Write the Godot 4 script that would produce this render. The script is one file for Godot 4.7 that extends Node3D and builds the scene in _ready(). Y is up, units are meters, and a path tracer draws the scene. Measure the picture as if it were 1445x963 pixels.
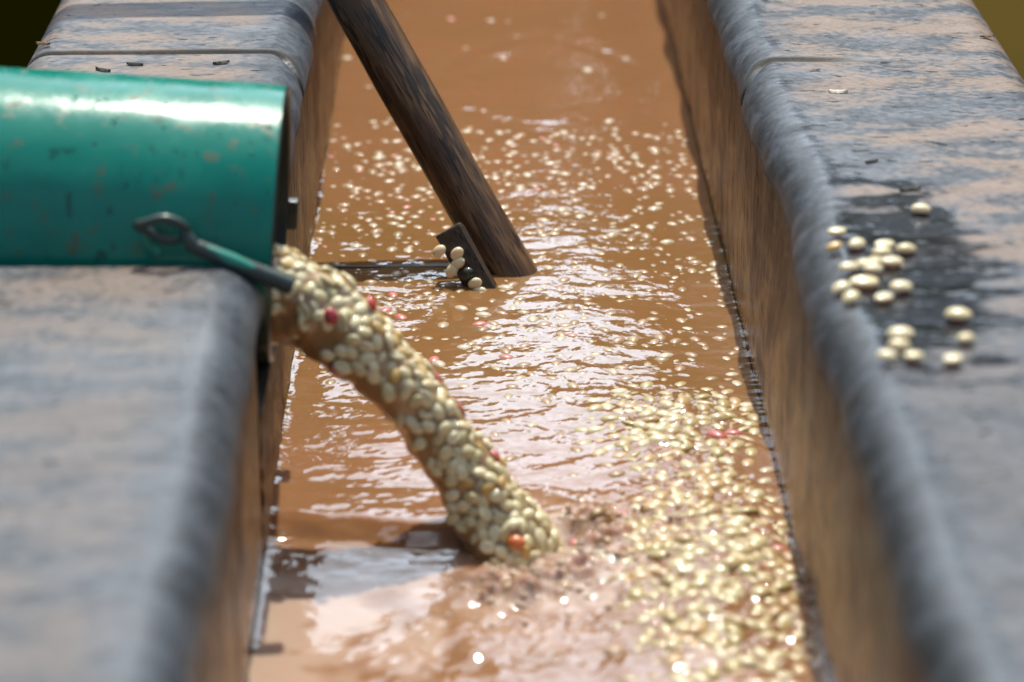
extends Node3D
# A muddy washing channel at a coffee station: two plastered walls, brown water, a green pipe that pours beans, a wooden rake.

const SUN_WAY := Vector3(0.035, 1.0, -0.52)      # towards the sun
const TOP := 0.14                               # height of the walls above the water
var rng: RandomNumberGenerator = RandomNumberGenerator.new()
var used := {}

# ------------------------------------------------------------------ names and nodes
func numbered(called: String) -> String:
	if not used.has(called):
		used[called] = 0
		return called
	used[called] += 1
	return "%s_%03d" % [called, used[called]]

func tag(o: Node, label: String, category: String, group := "", kind := "") -> Node:
	if label: o.set_meta("label", label)
	if category: o.set_meta("category", category)
	if group: o.set_meta("group", group)
	if kind: o.set_meta("kind", kind)
	return o

func root(called: String, at := Vector3.ZERO) -> Node3D:
	var o := Node3D.new()
	o.name = numbered(called)
	add_child(o, true)
	o.position = at
	return o

func obj(called: String, mesh: Mesh, mat: Material, parent: Node = self) -> MeshInstance3D:
	var o := MeshInstance3D.new()
	o.mesh = mesh
	o.material_override = mat
	o.cast_shadow = GeometryInstance3D.SHADOW_CASTING_SETTING_ON
	o.name = numbered(called) if parent == self else called
	parent.add_child(o, true)
	return o

# ------------------------------------------------------------------ noise
func noise(freq: float, seed_: int, octaves := 3, type := FastNoiseLite.TYPE_SIMPLEX_SMOOTH) -> FastNoiseLite:
	var n := FastNoiseLite.new()
	n.noise_type = type
	n.frequency = freq
	n.seed = seed_
	n.fractal_octaves = octaves
	if octaves == 1: n.fractal_type = FastNoiseLite.FRACTAL_NONE
	return n

func layer(w: int, h: int, freq: float, seed_: int, sx := 1.0, sy := 1.0, octaves := 3, type := FastNoiseLite.TYPE_SIMPLEX_SMOOTH) -> PackedByteArray:
	var im := noise(freq, seed_, octaves, type).get_image(int(w / sx), int(h / sy))
	im.convert(Image.FORMAT_L8)
	if sx != 1.0 or sy != 1.0: im.resize(w, h, Image.INTERPOLATE_CUBIC)
	return im.get_data()

func ss(a: float, b: float, x: float) -> float:
	return smoothstep(a, b, x)

func tex(w: int, h: int, data: PackedByteArray, form := Image.FORMAT_RGB8) -> ImageTexture:
	return ImageTexture.create_from_image(Image.create_from_data(w, h, false, form, data))

func srgb(c: Color) -> Color:
	return c.linear_to_srgb()

# ------------------------------------------------------------------ meshes
# A sheet over nu x nv points; its outside is Pu x Pv, or the other way when flip is set.
func sheet(nu: int, nv: int, at: Callable, flip := false, around := false, uvs = null, cols = null) -> ArrayMesh:
	var p := PackedVector3Array(); p.resize(nu * nv)
	var n := PackedVector3Array(); n.resize(nu * nv)
	var uv := PackedVector2Array(); uv.resize(nu * nv)
	var co := PackedColorArray()
	for j in nv:
		for i in nu:
			p[j * nu + i] = at.call(i, j)
			uv[j * nu + i] = uvs.call(i, j) if uvs != null else Vector2(float(i) / (nu - 1), float(j) / (nv - 1))
	if cols != null:
		co.resize(nu * nv)
		for j in nv:
			for i in nu:
				co[j * nu + i] = cols.call(i, j)
	for j in nv:
		for i in nu:
			var i0 := maxi(i - 1, 0); var i1 := mini(i + 1, nu - 1)
			if around:
				if i == 0: i0 = nu - 2
				if i == nu - 1: i1 = 1
			var du := p[j * nu + i1] - p[j * nu + i0]
			var dv := p[mini(j + 1, nv - 1) * nu + i] - p[maxi(j - 1, 0) * nu + i]
			var c := du.cross(dv)
			if c.length_squared() < 1e-20: c = Vector3.UP
			n[j * nu + i] = (-c if flip else c).normalized()
	for j in [0, nv - 1]:
		if p[j * nu].is_equal_approx(p[j * nu + 1]) and p[j * nu].is_equal_approx(p[j * nu + nu / 2]):
			var sum := Vector3.ZERO
			var near_row := 1 if j == 0 else nv - 2
			for i in nu: sum += n[near_row * nu + i]
			for i in nu: n[j * nu + i] = sum.normalized()
	var ix := PackedInt32Array(); ix.resize((nu - 1) * (nv - 1) * 6)
	var k := 0
	for j in nv - 1:
		for i in nu - 1:
			var a := j * nu + i
			var b := a + 1
			var c2 := a + nu + 1
			var d := a + nu
			if flip:
				ix[k] = a; ix[k + 1] = b; ix[k + 2] = c2; ix[k + 3] = a; ix[k + 4] = c2; ix[k + 5] = d
			else:
				ix[k] = a; ix[k + 1] = c2; ix[k + 2] = b; ix[k + 3] = a; ix[k + 4] = d; ix[k + 5] = c2
			k += 6
	var arr := []
	arr.resize(Mesh.ARRAY_MAX)
	arr[Mesh.ARRAY_VERTEX] = p
	arr[Mesh.ARRAY_NORMAL] = n
	arr[Mesh.ARRAY_TEX_UV] = uv
	if co.size(): arr[Mesh.ARRAY_COLOR] = co
	arr[Mesh.ARRAY_INDEX] = ix
	var m := ArrayMesh.new()
	m.add_surface_from_arrays(Mesh.PRIMITIVE_TRIANGLES, arr)
	return m

# A round bar along a path; the radius at each point comes from radii; the ends are domed.
func bar(path: PackedVector3Array, radii: PackedFloat32Array, seg := 14, squash := 1.0) -> ArrayMesh:
	var n := path.size()
	var pts := PackedVector3Array(); var rad := PackedFloat32Array()
	var t0 := (path[1] - path[0]).normalized(); var t1 := (path[n - 1] - path[n - 2]).normalized()
	pts.append(path[0]); rad.append(0.0)
	pts.append(path[0]); rad.append(radii[0] * 0.85)
	pts.append(path[0] + t0 * radii[0] * 0.15); rad.append(radii[0])
	for i in range(1, n - 1): pts.append(path[i]); rad.append(radii[i])
	pts.append(path[n - 1] - t1 * radii[n - 1] * 0.15); rad.append(radii[n - 1])
	pts.append(path[n - 1]); rad.append(radii[n - 1] * 0.85)
	pts.append(path[n - 1]); rad.append(0.0)
	var m := pts.size()
	var dirs := []
	for i in m:
		var d := pts[mini(i + 1, m - 1)] - pts[maxi(i - 1, 0)]
		dirs.append(d.normalized() if d.length() > 1e-7 else (t0 if i < m / 2 else t1))
	var side := Vector3.UP.cross(dirs[0])
	if side.length() < 0.05: side = Vector3.RIGHT.cross(dirs[0])
	side = side.normalized()
	var sides := []
	for i in m:
		side = (side - dirs[i] * side.dot(dirs[i])).normalized()
		sides.append(side)
	return sheet(seg + 1, m, func(i: int, j: int):
		var a := TAU * i / seg
		var s: Vector3 = sides[j]
		var u: Vector3 = dirs[j].cross(s)
		return pts[j] + (s * cos(a) + u * sin(a) * squash) * rad[j], false, true)

# A box with worn, rounded edges: half sizes and edge radius; wobble by noise.
func worn_box(half: Vector3, r: float, wob := 0.0) -> ArrayMesh:
	var st := SurfaceTool.new()
	var nn := noise(0.09, 5, 2)
	var faces := [[Vector3.RIGHT, Vector3.UP, Vector3.BACK], [Vector3.LEFT, Vector3.BACK, Vector3.UP], [Vector3.UP, Vector3.BACK, Vector3.RIGHT], [Vector3.DOWN, Vector3.RIGHT, Vector3.BACK], [Vector3.BACK, Vector3.RIGHT, Vector3.UP], [Vector3.FORWARD, Vector3.UP, Vector3.RIGHT]]
	var core := half - Vector3.ONE * r
	for f in faces:
		var s := sheet(9, 9, func(i: int, j: int):
			var g := [-1.0, -0.97, -0.9, -0.5, 0.0, 0.5, 0.9, 0.97, 1.0]
			var q: Vector3 = (f[0] + f[1] * g[i] + f[2] * g[j]) * half
			var k := Vector3(clampf(q.x, -core.x, core.x), clampf(q.y, -core.y, core.y), clampf(q.z, -core.z, core.z))
			var o := k + (q - k).normalized() * r
			return o + (q - k).normalized() * wob * nn.get_noise_3dv(o * 1000.0))
		st.append_from(s, 0, Transform3D.IDENTITY)
	return st.commit()

# One coffee bean lying on its flat side: 12 x 8.6 x 6 mm, a groove along the flat side.
func bean_mesh(seed_: int) -> ArrayMesh:
	var r2: RandomNumberGenerator = RandomNumberGenerator.new(); r2.seed = seed_
	var lx := r2.randf_range(0.0056, 0.0063); var lz := r2.randf_range(0.0041, 0.0046); var ly := r2.randf_range(0.0029, 0.0036)
	var lop := r2.randf_range(-0.1, 0.1)
	return sheet(19, 11, func(i: int, j: int):
		var a := TAU * i / 18.0
		var b := -PI / 2 + PI * j / 10.0
		var q := Vector3(cos(b) * cos(a), sin(b), cos(b) * sin(a))
		q.z *= 1.0 + lop * q.x
		var y := q.y * ly
		if q.y < 0.0:
			y = q.y * ly * 0.62 + 0.0010 * exp(-pow(q.z / 0.13, 2)) * ss(1.0, 0.5, absf(q.x))
		return Vector3(q.x * lx, y, q.z * lz), true, true)

# ------------------------------------------------------------------ materials
func mat(c: Color, rough: float, coat := 0.0, coat_rough := 0.1) -> StandardMaterial3D:
	var m := StandardMaterial3D.new()
	m.albedo_color = srgb(c)
	m.roughness = rough
	if coat > 0.0:
		m.clearcoat_enabled = true
		m.clearcoat = coat
		m.clearcoat_roughness = coat_rough
	return m

# ------------------------------------------------------------------ the water's surface
var wn: Array[FastNoiseLite] = []
func water_noises() -> void:
	wn = [noise(0.012, 11, 2), noise(0.035, 12, 2), noise(0.085, 13, 2), noise(0.22, 14, 2), noise(0.02, 15, 3), noise(0.05, 16, 3)]

func water_y(x: float, z: float) -> float:
	var mx := x * 1000.0; var mz := z * 1000.0
	var near := ss(-1.50, -1.28, z)                 # lively where the beans fall in
	var mid := ss(-1.85, -1.5, z)
	# calm, glassy water in the near left corner
	var calm := ss(-1.185, -1.15, z) * ss(0.075, -0.01, x + 0.25 * (z + 1.1))
	var amp := lerpf(0.25, 1.0, mid)
	var y := 0.00022 * amp * wn[0].get_noise_2d(mx * 0.6, mz) * 2.0
	y += 0.00022 * amp * wn[1].get_noise_2d(mx * 0.5, mz) * lerpf(1.0, 2.0, near) * (1.0 - 0.75 * calm)
	y += 0.00010 * wn[2].get_noise_2d(mx * 0.6, mz) * lerpf(0.3, 1.0, mid) * lerpf(1.0, 2.3, near) * (1.0 - 0.85 * calm)
	y += 0.00003 * wn[3].get_noise_2d(mx * 0.7, mz) * lerpf(0.2, 1.0, mid) * lerpf(1.0, 4.0, near) * (1.0 - 0.9 * calm)
	# rings drifting in the still far water
	var rd := Vector2(x - 0.05, (z + 1.95) * 0.6).length() + 0.012 * wn[0].get_noise_2d(mx * 0.8, mz * 0.5)
	y += 0.0005 * sin(rd * 1000.0 / 6.2) * exp(-pow((rd - 0.062) / 0.022, 2)) * (1.0 - mid) * (0.6 + 0.8 * wn[1].get_noise_2d(mx * 0.5 + 90.0, mz))
	# the hollow in front of the falling stream, with a curled lip behind it
	var lip := -1.224 + 0.014 * ss(-0.11, -0.03, x) + 0.005 * wn[4].get_noise_2d(mx, 7.0)
	var d := z - lip
	var wide := ss(0.075, 0.015, x)
	y += wide * (0.002 * ss(-0.05, -0.006, d) - 0.0078 * ss(-0.005, 0.012, d))
	# past it the calm corner runs gently down towards the viewer
	y -= 0.06 * minf(maxf(0.0, d - 0.015), 0.16) * ss(0.015, -0.052, x - 0.02 * wn[4].get_noise_2d(mx, mz))
	y += wide * ss(-0.004, 0.006, d) * ss(0.045, 0.02, d) * (0.0010 * wn[1].get_noise_2d(mx * 0.5, mz * 1.6) + 0.0005 * wn[2].get_noise_2d(mx * 0.5, mz * 1.5))
	# the crown of churned water round the foot of the stream
	var fx := x - 0.022; var fz := z + 1.192
	var fr := sqrt(fx * fx + fz * fz)
	var ang := atan2(fz, fx)
	var crown := exp(-pow((fr - 0.037) / 0.012, 2)) * ss(-0.6, 0.5, cos(ang - 0.7))
	y += crown * (0.007 + 0.007 * wn[5].get_noise_2d(mx, mz) + 0.001 * wn[2].get_noise_2d(mx, mz))
	var chop := exp(-pow(fr / 0.11, 2)) * ss(-0.3, 0.6, cos(ang - 0.6))
	y += chop * (0.0030 * wn[5].get_noise_2d(mx, mz + 300.0) + 0.0009 * wn[2].get_noise_2d(mx * 1.3, mz) + 0.00018 * wn[3].get_noise_2d(mx, mz))
	# two shoals of beans that push the water up
	var hp := heap(x, z)
	y += hp + ss(0.0006, 0.003, hp) * (0.0015 * wn[2].get_noise_2d(mx + 70.0, mz * 1.2) + 0.0006 * wn[3].get_noise_2d(mx, mz))
	return y

func heap(x: float, z: float) -> float:
	var a := exp(-pow((x - 0.104) / 0.036, 2) - pow((z + 1.325) / 0.05, 2)) * 0.0035
	var b := exp(-pow((x - 0.109) / 0.034, 2) - pow((z + 1.15) / 0.085, 2)) * 0.010
	return a + b

# ------------------------------------------------------------------ the walls
# side: +1 right, -1 left; inner: how far its face stands from the middle; z from near to far.
func wall(called: String, label: String, side: float, inner: float, z_near: float, z_far: float, ends: Vector2, coat: Material, face: Material, back: Material, groove: float, groove_x: Vector2, seed_: int) -> Node3D:
	var o := root(called)
	tag(o, label, "channel wall", "plastered walls of the washing channel", "thing")
	var wide := 0.158
	var zs := PackedFloat32Array()
	var z := z_near
	var step := 0.0004
	while z > z_far:
		zs.append(z)
		var e := minf(z_near - z if ends.x > 0.0 else 1.0, z - z_far if ends.y > 0.0 else 1.0)
		step = 0.0008 if e < 0.014 else (0.0016 if z > -2.0 else 0.006)
		if groove < 0.0 and absf(z - groove) < 0.02: step = 0.0009
		z -= step
	zs.append(z_far)
	var big := noise(0.009, seed_, 2); var mid := noise(0.05, seed_ + 1, 3); var fine := noise(0.18, seed_ + 2, 2)
	# the profile across: lip, rounding, top, outer rounding, drop
	var prof := []
	var r := 0.021
	prof.append([Vector2(0.004, TOP - r - 0.0025), Vector2(0, -1), 0.0])
	prof.append([Vector2(0.0004, TOP - r - 0.0015), Vector2(-0.9, -0.4), 0.1])
	for i in 15:
		var a := PI - PI / 2 * i / 14.0
		prof.append([Vector2(r + r * cos(a), TOP - r + r * sin(a)), Vector2(cos(a), sin(a)), 0.3 + 0.7 * i / 14.0])
	for i in 62: prof.append([Vector2(lerpf(r, wide - 0.018, (i + 1) / 62.0), TOP), Vector2(0, 1), 1.0])
	for i in 8:
		var a := PI / 2 - PI / 2 * (i + 1) / 8.0
		prof.append([Vector2(wide - 0.018 + 0.018 * cos(a), TOP - 0.018 + 0.018 * sin(a)), Vector2(cos(a), sin(a)), 1.0])
	prof.append([Vector2(wide, TOP - 0.045), Vector2(1, 0), 1.0])
	var np := prof.size()
	var run := PackedFloat32Array(); run.append(0.0)
	for i in range(1, np): run.append(run[i - 1] + (prof[i][0] - prof[i - 1][0]).length())
	var shift := func(zz: float) -> float:
		return 0.0032 * big.get_noise_1d(zz * 1000.0) + (0.006 * exp(-pow((zz + 1.31) / 0.07, 2)) if side > 0.0 else 0.0)
	var at := func(i: int, j: int):
		var zz := zs[j]
		var q: Vector2 = prof[i][0]; var nn: Vector2 = prof[i][1]; var arc := run[i] * 1000.0
		var mz := zz * 1000.0
		q.x += shift.call(zz) * ss(0.12, 0.03, q.x)
		var b := 0.00045 * mid.get_noise_2d(arc * 0.3, mz * 0.6) + 0.00012 * fine.get_noise_2d(arc * 0.5, mz)
		if i > 1 and i < 17: b += 0.00018 * mid.get_noise_2d(arc * 0.8 + 500.0, mz * 0.8)
		if groove < 0.0:
			var gz := groove + 0.012 * (q.x - 0.06) + (0.02 * ss(0.02, -0.002, q.x))
			b -= (0.0014 if side > 0.0 else 0.0024) * exp(-pow((zz - gz) / 0.0036, 4)) * ss(groove_x.y, groove_x.x, q.x)
		q += nn * b
		# rounded ends where the pipe passes
		var e := 1.0
		if ends.x > 0.0: e = minf(e, z_near - zz)
		if ends.y > 0.0: e = minf(e, zz - z_far)
		var er := 0.007
		if e < er:
			var drop := er - sqrt(maxf(er * er - (er - e) * (er - e), 0.0))
			q.y -= drop * ss(TOP - 0.05, TOP - 0.01, q.y)
			q.x += drop * 0.45 * ss(0.03, 0.0, q.x)
		return Vector3(side * (inner + q.x), q.y, zz)
	var uvs := func(i: int, j: int): return Vector2((run[i] + 0.006) / 0.25, (-0.62 - zs[j]) / 1.9)
	# a groove right across the top splits the coping in two lengths
	var cut := 0
	if groove < 0.0 and side < 0.0:
		while zs[cut] > groove: cut += 1
	for piece in [[0, cut], [cut, zs.size() - 1]]:
		var j0: int = piece[0]; var nr: int = piece[1] - piece[0] + 1
		if nr > 1:
			obj("coping", sheet(np, nr, func(i: int, j: int): return at.call(i, j + j0), side < 0.0, false, func(i: int, j: int): return uvs.call(i, j + j0)), coat, o)
	# the inner face, plastered smooth by mud, and the outer face
	var face_at := 0.1475 if side > 0.0 else 0.0975
	var zf := PackedFloat32Array()
	for k in 401: zf.append(lerpf(z_near, z_far, k / 400.0))
	obj("inner_face", sheet(26, 401, func(i: int, j: int):
		var y := lerpf(-0.05, TOP - r - 0.001, i / 25.0)
		var w := 0.0008 * mid.get_noise_2d(y * 300.0, zf[j] * 1000.0) + 0.0010 * big.get_noise_1d(zf[j] * 1000.0 + 50.0)
		var e := 1.0
		if ends.x > 0.0: e = minf(e, z_near - zf[j])
		if ends.y > 0.0: e = minf(e, zf[j] - z_far)
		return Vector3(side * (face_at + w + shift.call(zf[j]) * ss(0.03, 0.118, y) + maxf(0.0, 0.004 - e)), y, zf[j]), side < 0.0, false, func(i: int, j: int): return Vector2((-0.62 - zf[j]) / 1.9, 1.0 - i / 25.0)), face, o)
	obj("outer_face", sheet(8, 60, func(i: int, j: int):
		var zz := lerpf(z_near, z_far, j / 59.0)
		return Vector3(side * (inner + wide - 0.006 + 0.003 * mid.get_noise_2d(i * 30.0, zz * 400.0)), lerpf(TOP - 0.04, -0.4, i / 7.0), zz), side > 0.0), back, o)
	for k in 2:
		var zz := z_near if k == 0 else z_far
		if (ends.x if k == 0 else ends.y) > 0.0:
			obj("end_face", sheet(20, 16, func(i: int, j: int):
				var x := lerpf(inner + 0.012, inner + wide - 0.004, i / 19.0)
				return Vector3(side * x, lerpf(-0.4, TOP - 0.012, j / 15.0), zz + 0.001 * mid.get_noise_2d(x * 900.0, j * 9.0)), (side > 0.0) == (k == 1)), back, o)
	return o

func wall_skin(seed_: int, right: bool, groove: float, groove_x: Vector2) -> StandardMaterial3D:
	var w := 512; var h := 2048
	var a := layer(w, h, 0.013, seed_, 4.0, 1.0, 4)
	var b := layer(w, h, 0.04, seed_ + 1, 4.5, 1.0, 5)
	var c := layer(w, h, 0.20, seed_ + 2, 3.0, 1.0, 3)
	var d := layer(w, h, 0.11, seed_ + 3, 5.0, 1.0, 2)
	var e := layer(w, h, 0.35, seed_ + 4, 2.0, 1.0, 2)
	var f := layer(w, h, 0.028, seed_ + 5, 2.0, 1.0, 4)
	var col := PackedByteArray(); col.resize(w * h * 3)
	var rou := PackedByteArray(); rou.resize(w * h)
	var hei := PackedByteArray(); hei.resize(w * h)
	var slate := Color(0.058, 0.069, 0.085); var pale := Color(0.118, 0.138, 0.168); var tan_ := Color(0.25, 0.16, 0.10); var dark := Color(0.018, 0.021, 0.020)
	for y in h:
		var z := -0.62 - 1.9 * y / h
		for x in w:
			var i := y * w + x
			var t := 0.25 * x / w - 0.012             # along the profile from the lip
			var fa := a[i] / 255.0; var fb := b[i] / 255.0; var fc := c[i] / 255.0; var fd := d[i] / 255.0; var fe := e[i] / 255.0; var ff := f[i] / 255.0
			var mud := ss(0.40, 0.64, fa * 0.45 + fb * 0.33 + fc * 0.22) * ss(0.025, 0.055, t + (ff - 0.5) * 0.02)
			var wet := ss(0.042, 0.022, t + (ff - 0.5) * 0.02) * 0.75
			if right:
				var qx := (t - 0.052) / 0.042; var qz := (z + 1.175) / 0.12
				wet = maxf(wet, ss(1.2, 0.75, sqrt(qx * qx + qz * qz) + (fb - 0.5) * 0.9 + (ff - 0.5) * 0.5))
				mud *= 1.0 - 0.6 * ss(-1.12, -1.0, z)
			else:
				wet *= 0.32
			var nearness := ss(-1.28, -1.0, z)                # the near lengths are darker and less caked with mud
			mud *= (1.0 - wet * 0.85) * (1.0 - 0.45 * nearness)
			var p := slate.lerp(pale, ss(0.3, 0.7, fc * 0.45 + fb * 0.55))
			p = p.lerp(tan_, mud * 0.64)
			var dk := ss(0.78, 0.84, fd) * 0.9 * ss(0.02, 0.04, t)
			dk = maxf(dk, ss(0.84, 0.92, fc) * 0.35)
			p = p.lerp(dark, clampf(maxf(dk * 0.8, wet * (0.36 + 0.56 * ss(0.35, 0.65, lerpf(ff, fb, ss(0.02, 0.05, t))))), 0.0, 0.92))
			var gz := groove + 0.012 * (t - 0.06) + 0.02 * ss(0.02, -0.002, t)
			var gd := exp(-pow((z - gz) / 0.0055, 4)) * ss(groove_x.y, groove_x.x, t)
			p = p.lerp(Color(0.03, 0.027, 0.023), gd * 0.85)
			p = p * (0.76 + 0.48 * fe) * (1.0 - 0.34 * nearness)
			p = srgb(p)
			col[i * 3] = int(clampf(p.r, 0, 1) * 255); col[i * 3 + 1] = int(clampf(p.g, 0, 1) * 255); col[i * 3 + 2] = int(clampf(p.b, 0, 1) * 255)
			var ro := lerpf(0.40, 0.50, mud) + 0.14 * (fc - 0.5)
			ro = lerpf(ro, 0.05 + 0.10 * fc + 0.36 * ss(0.034, 0.022, t), clampf(wet * 1.1, 0, 1))
			ro = lerpf(ro, 0.12, dk * 0.7)
			ro = lerpf(lerpf(ro, 0.9, gd), 0.85, ss(0.002, -0.002, t))
			rou[i] = int(clampf(ro, 0.05, 1) * 255)
			var edge := ss(0.015, 0.045, t)
			hei[i] = int(clampf(0.35 * fb * edge + 0.3 * fc * (1.0 - 0.5 * wet) * edge + 0.2 * fe * (1.0 - 0.8 * wet) + 0.25 - 0.25 * dk * edge, 0, 1) * 255)
	var m := StandardMaterial3D.new()
	m.albedo_texture = tex(w, h, col)
	m.roughness = 1.0
	m.roughness_texture = tex(w, h, rou, Image.FORMAT_L8)
	m.heightmap_enabled = true
	m.heightmap_texture = tex(w, h, hei, Image.FORMAT_L8)
	m.heightmap_scale = 0.07
	m.metallic_specular = 0.5
	return m

func face_skin(seed_: int, right: bool) -> StandardMaterial3D:
	var w := 2048; var h := 256
	var a := layer(w, h, 0.010, seed_, 1.0, 3.0, 3)
	var b := layer(w, h, 0.09, seed_ + 1, 1.0, 5.0, 4)
	var c := layer(w, h, 0.16, seed_ + 2, 1.0, 2.0, 2)
	var d := layer(w, h, 0.025, seed_ + 3, 1.0, 1.0, 5)
	var col := PackedByteArray(); col.resize(w * h * 3)
	var rou := PackedByteArray(); rou.resize(w * h)
	var hei := PackedByteArray(); hei.resize(w * h)
	var brown := Color(0.085, 0.042, 0.018); var light := Color(0.34, 0.205, 0.09); var dark := Color(0.035, 0.025, 0.018)
	for y in h:
		var yy := lerpf(0.116, -0.05, float(y) / h)
		for x in w:
			var i := y * w + x
			var fa := a[i] / 255.0; var fb := b[i] / 255.0; var fc := c[i] / 255.0; var fd := d[i] / 255.0
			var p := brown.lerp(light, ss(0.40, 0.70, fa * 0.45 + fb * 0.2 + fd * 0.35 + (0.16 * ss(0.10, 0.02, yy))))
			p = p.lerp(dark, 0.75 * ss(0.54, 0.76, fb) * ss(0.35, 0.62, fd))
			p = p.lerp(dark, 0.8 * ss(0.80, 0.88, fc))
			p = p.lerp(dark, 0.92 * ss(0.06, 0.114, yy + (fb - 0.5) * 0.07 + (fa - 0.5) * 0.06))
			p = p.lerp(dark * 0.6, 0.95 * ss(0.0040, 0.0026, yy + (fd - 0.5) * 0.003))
			p = srgb(p)
			col[i * 3] = int(p.r * 255); col[i * 3 + 1] = int(p.g * 255); col[i * 3 + 2] = int(p.b * 255)
			rou[i] = int(clampf(0.52 - 0.2 * fb - 0.25 * ss(0.02, 0.0, yy), 0.08, 1) * 255)
			hei[i] = int(clampf(0.5 * fb + 0.35 * fc + 0.15 * fd, 0, 1) * 255)
	var m := StandardMaterial3D.new()
	m.albedo_texture = tex(w, h, col)
	m.roughness = 1.0
	m.roughness_texture = tex(w, h, rou, Image.FORMAT_L8)
	m.heightmap_enabled = true
	m.heightmap_texture = tex(w, h, hei, Image.FORMAT_L8)
	m.heightmap_scale = 0.14
	m.metallic_specular = 0.3
	return m

# ------------------------------------------------------------------ the sky
func make_sky() -> PanoramaSkyMaterial:
	var w := 768; var h := 384
	var im := Image.create(w, h, false, Image.FORMAT_RGBF)
	var n1 := noise(1.7, 31, 5); var n2 := noise(5.0, 32, 3)
	var sun := SUN_WAY.normalized()
	for y in h:
		var el := PI / 2 - PI * (y + 0.5) / h
		for x in w:
			var az := TAU * (x + 0.5) / w                     # the picture begins and ends at -z
			var d := Vector3(sin(az) * cos(el), sin(el), -cos(az) * cos(el))
			var c: Color
			if el > -0.02:
				var haze := exp(-pow(maxf(el, 0.0) / 0.75, 2))
				var ahead := 0.5 + 0.5 * d.dot(Vector3(sun.x, 0.0, sun.z).normalized())      # the air towards the sun is brighter
				c = Color(0.10, 0.21, 0.42).lerp(Color(0.49, 0.58, 0.68) * lerpf(0.5, 10.0, pow(ahead, 6)), haze)
				var ang := acos(clampf(d.dot(sun), -1, 1))
				c += Color(0.9, 0.85, 0.78) * exp(-pow(ang / 0.5, 2)) * 2.2
				var q := d / (maxf(d.y, 0.0) + 0.25)
				var cl := ss(-0.12, 0.28, n1.get_noise_3dv(q * 1.0) + 0.35 * n2.get_noise_3dv(q))
				var lit := 0.45 + 2.2 * exp(-pow(ang / 0.8, 2))
				c = c.lerp(Color(0.98, 1.0, 1.04) * lit, cl * lerpf(0.6, 0.25, ahead))
			else:
				c = Color(0.10, 0.09, 0.06)
			im.set_pixel(x, y, c)
	var m := PanoramaSkyMaterial.new()
	im.convert(Image.FORMAT_RGBAF)
	m.panorama = ImageTexture.create_from_image(im)
	return m

# ------------------------------------------------------------------ beans
var beans: Array = []
var bean_mats: Array = []
var bean_count := 0
func make_bean_kinds() -> void:
	for i in 5: beans.append(bean_mesh(40 + i))
	for c in [Color(0.56, 0.45, 0.20), Color(0.50, 0.39, 0.15), Color(0.60, 0.51, 0.28), Color(0.46, 0.39, 0.15), Color(0.58, 0.36, 0.10), Color(0.46, 0.36, 0.18), Color(0.40, 0.30, 0.14), Color(0.54, 0.45, 0.26), Color(0.77, 0.66, 0.42), Color(0.71, 0.60, 0.35)]:
		var m := mat(c, 0.40, 0.35 if bean_mats.size() in [5, 6, 7] else 0.9, 0.08)
		m.subsurf_scatter_enabled = true
		m.subsurf_scatter_strength = 0.16
		bean_mats.append(m)

func lie(normal: Vector3, turn: float, tip := 0.0) -> Basis:
	var y := normal.normalized()
	var x := (Vector3.RIGHT - y * y.x)
	if x.length() < 0.1: x = Vector3.BACK - y * y.z
	x = x.normalized()
	var b := Basis(x, y, x.cross(y))
	return b * Basis(Vector3.UP, turn) * Basis(Vector3.RIGHT, tip)

func put_bean(at: Vector3, b: Basis, label: String, group: String, m: Material = null, called := "coffee_bean", category := "coffee bean") -> MeshInstance3D:
	var o := obj(called, beans[rng.randi() % beans.size()], m if m else bean_mats[rng.randi() % 4])
	o.transform = Transform3D(b.scaled_local(Vector3.ONE * rng.randf_range(0.9, 1.06)), at)
	tag(o, label, category, group)
	bean_count += 1
	return o

func mass(called: String, spots: Array, label: String, category: String, tints: Array, wet := 0.9) -> void:
	var mm := MultiMesh.new()
	mm.transform_format = MultiMesh.TRANSFORM_3D
	mm.use_colors = true
	mm.mesh = beans[1]
	mm.instance_count = spots.size()
	var tones := tints
	for i in spots.size():
		mm.set_instance_transform(i, spots[i])
		var k := rng.randf()
		mm.set_instance_color(i, tones[5] if k > 0.965 else tones[rng.randi() % 5])
	var o := MultiMeshInstance3D.new()
	o.multimesh = mm
	var m := mat(Color.WHITE, 0.42, wet, 0.09)
	m.vertex_color_use_as_albedo = true
	o.material_override = m
	o.name = numbered(called)
	add_child(o, true)
	tag(o, label, category, "", "stuff")

# ------------------------------------------------------------------ the stream of beans
var sp: Array = []          # centre line, foot last
var sr := [0.0215, 0.021, 0.0182, 0.0158, 0.0148, 0.0160, 0.0205, 0.0235]
func stream_setup() -> void:
	sp = [Vector3(-0.118, 0.109, -1.238), Vector3(-0.092, 0.1065, -1.236), Vector3(-0.0655, 0.0945, -1.230), Vector3(-0.0410, 0.0725, -1.224), Vector3(-0.0195, 0.0475, -1.218), Vector3(-0.0008, 0.0207, -1.210), Vector3(0.0140, -0.004, -1.203), Vector3(0.0285, -0.032, -1.196)]

func along(a: Array, t: float):
	var k := clampf(t, 0.0, 1.0) * (a.size() - 1)
	var i := mini(int(k), a.size() - 2)
	var f := k - i
	var p0 = a[maxi(i - 1, 0)]; var p1 = a[i]; var p2 = a[i + 1]; var p3 = a[mini(i + 2, a.size() - 1)]
	return (p1 * 2.0 + (p2 - p0) * f + (p0 * 2.0 - p1 * 5.0 + p2 * 4.0 - p3) * (f * f) + (p1 * 3.0 - p0 - p2 * 3.0 + p3) * (f * f * f)) * 0.5

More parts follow.
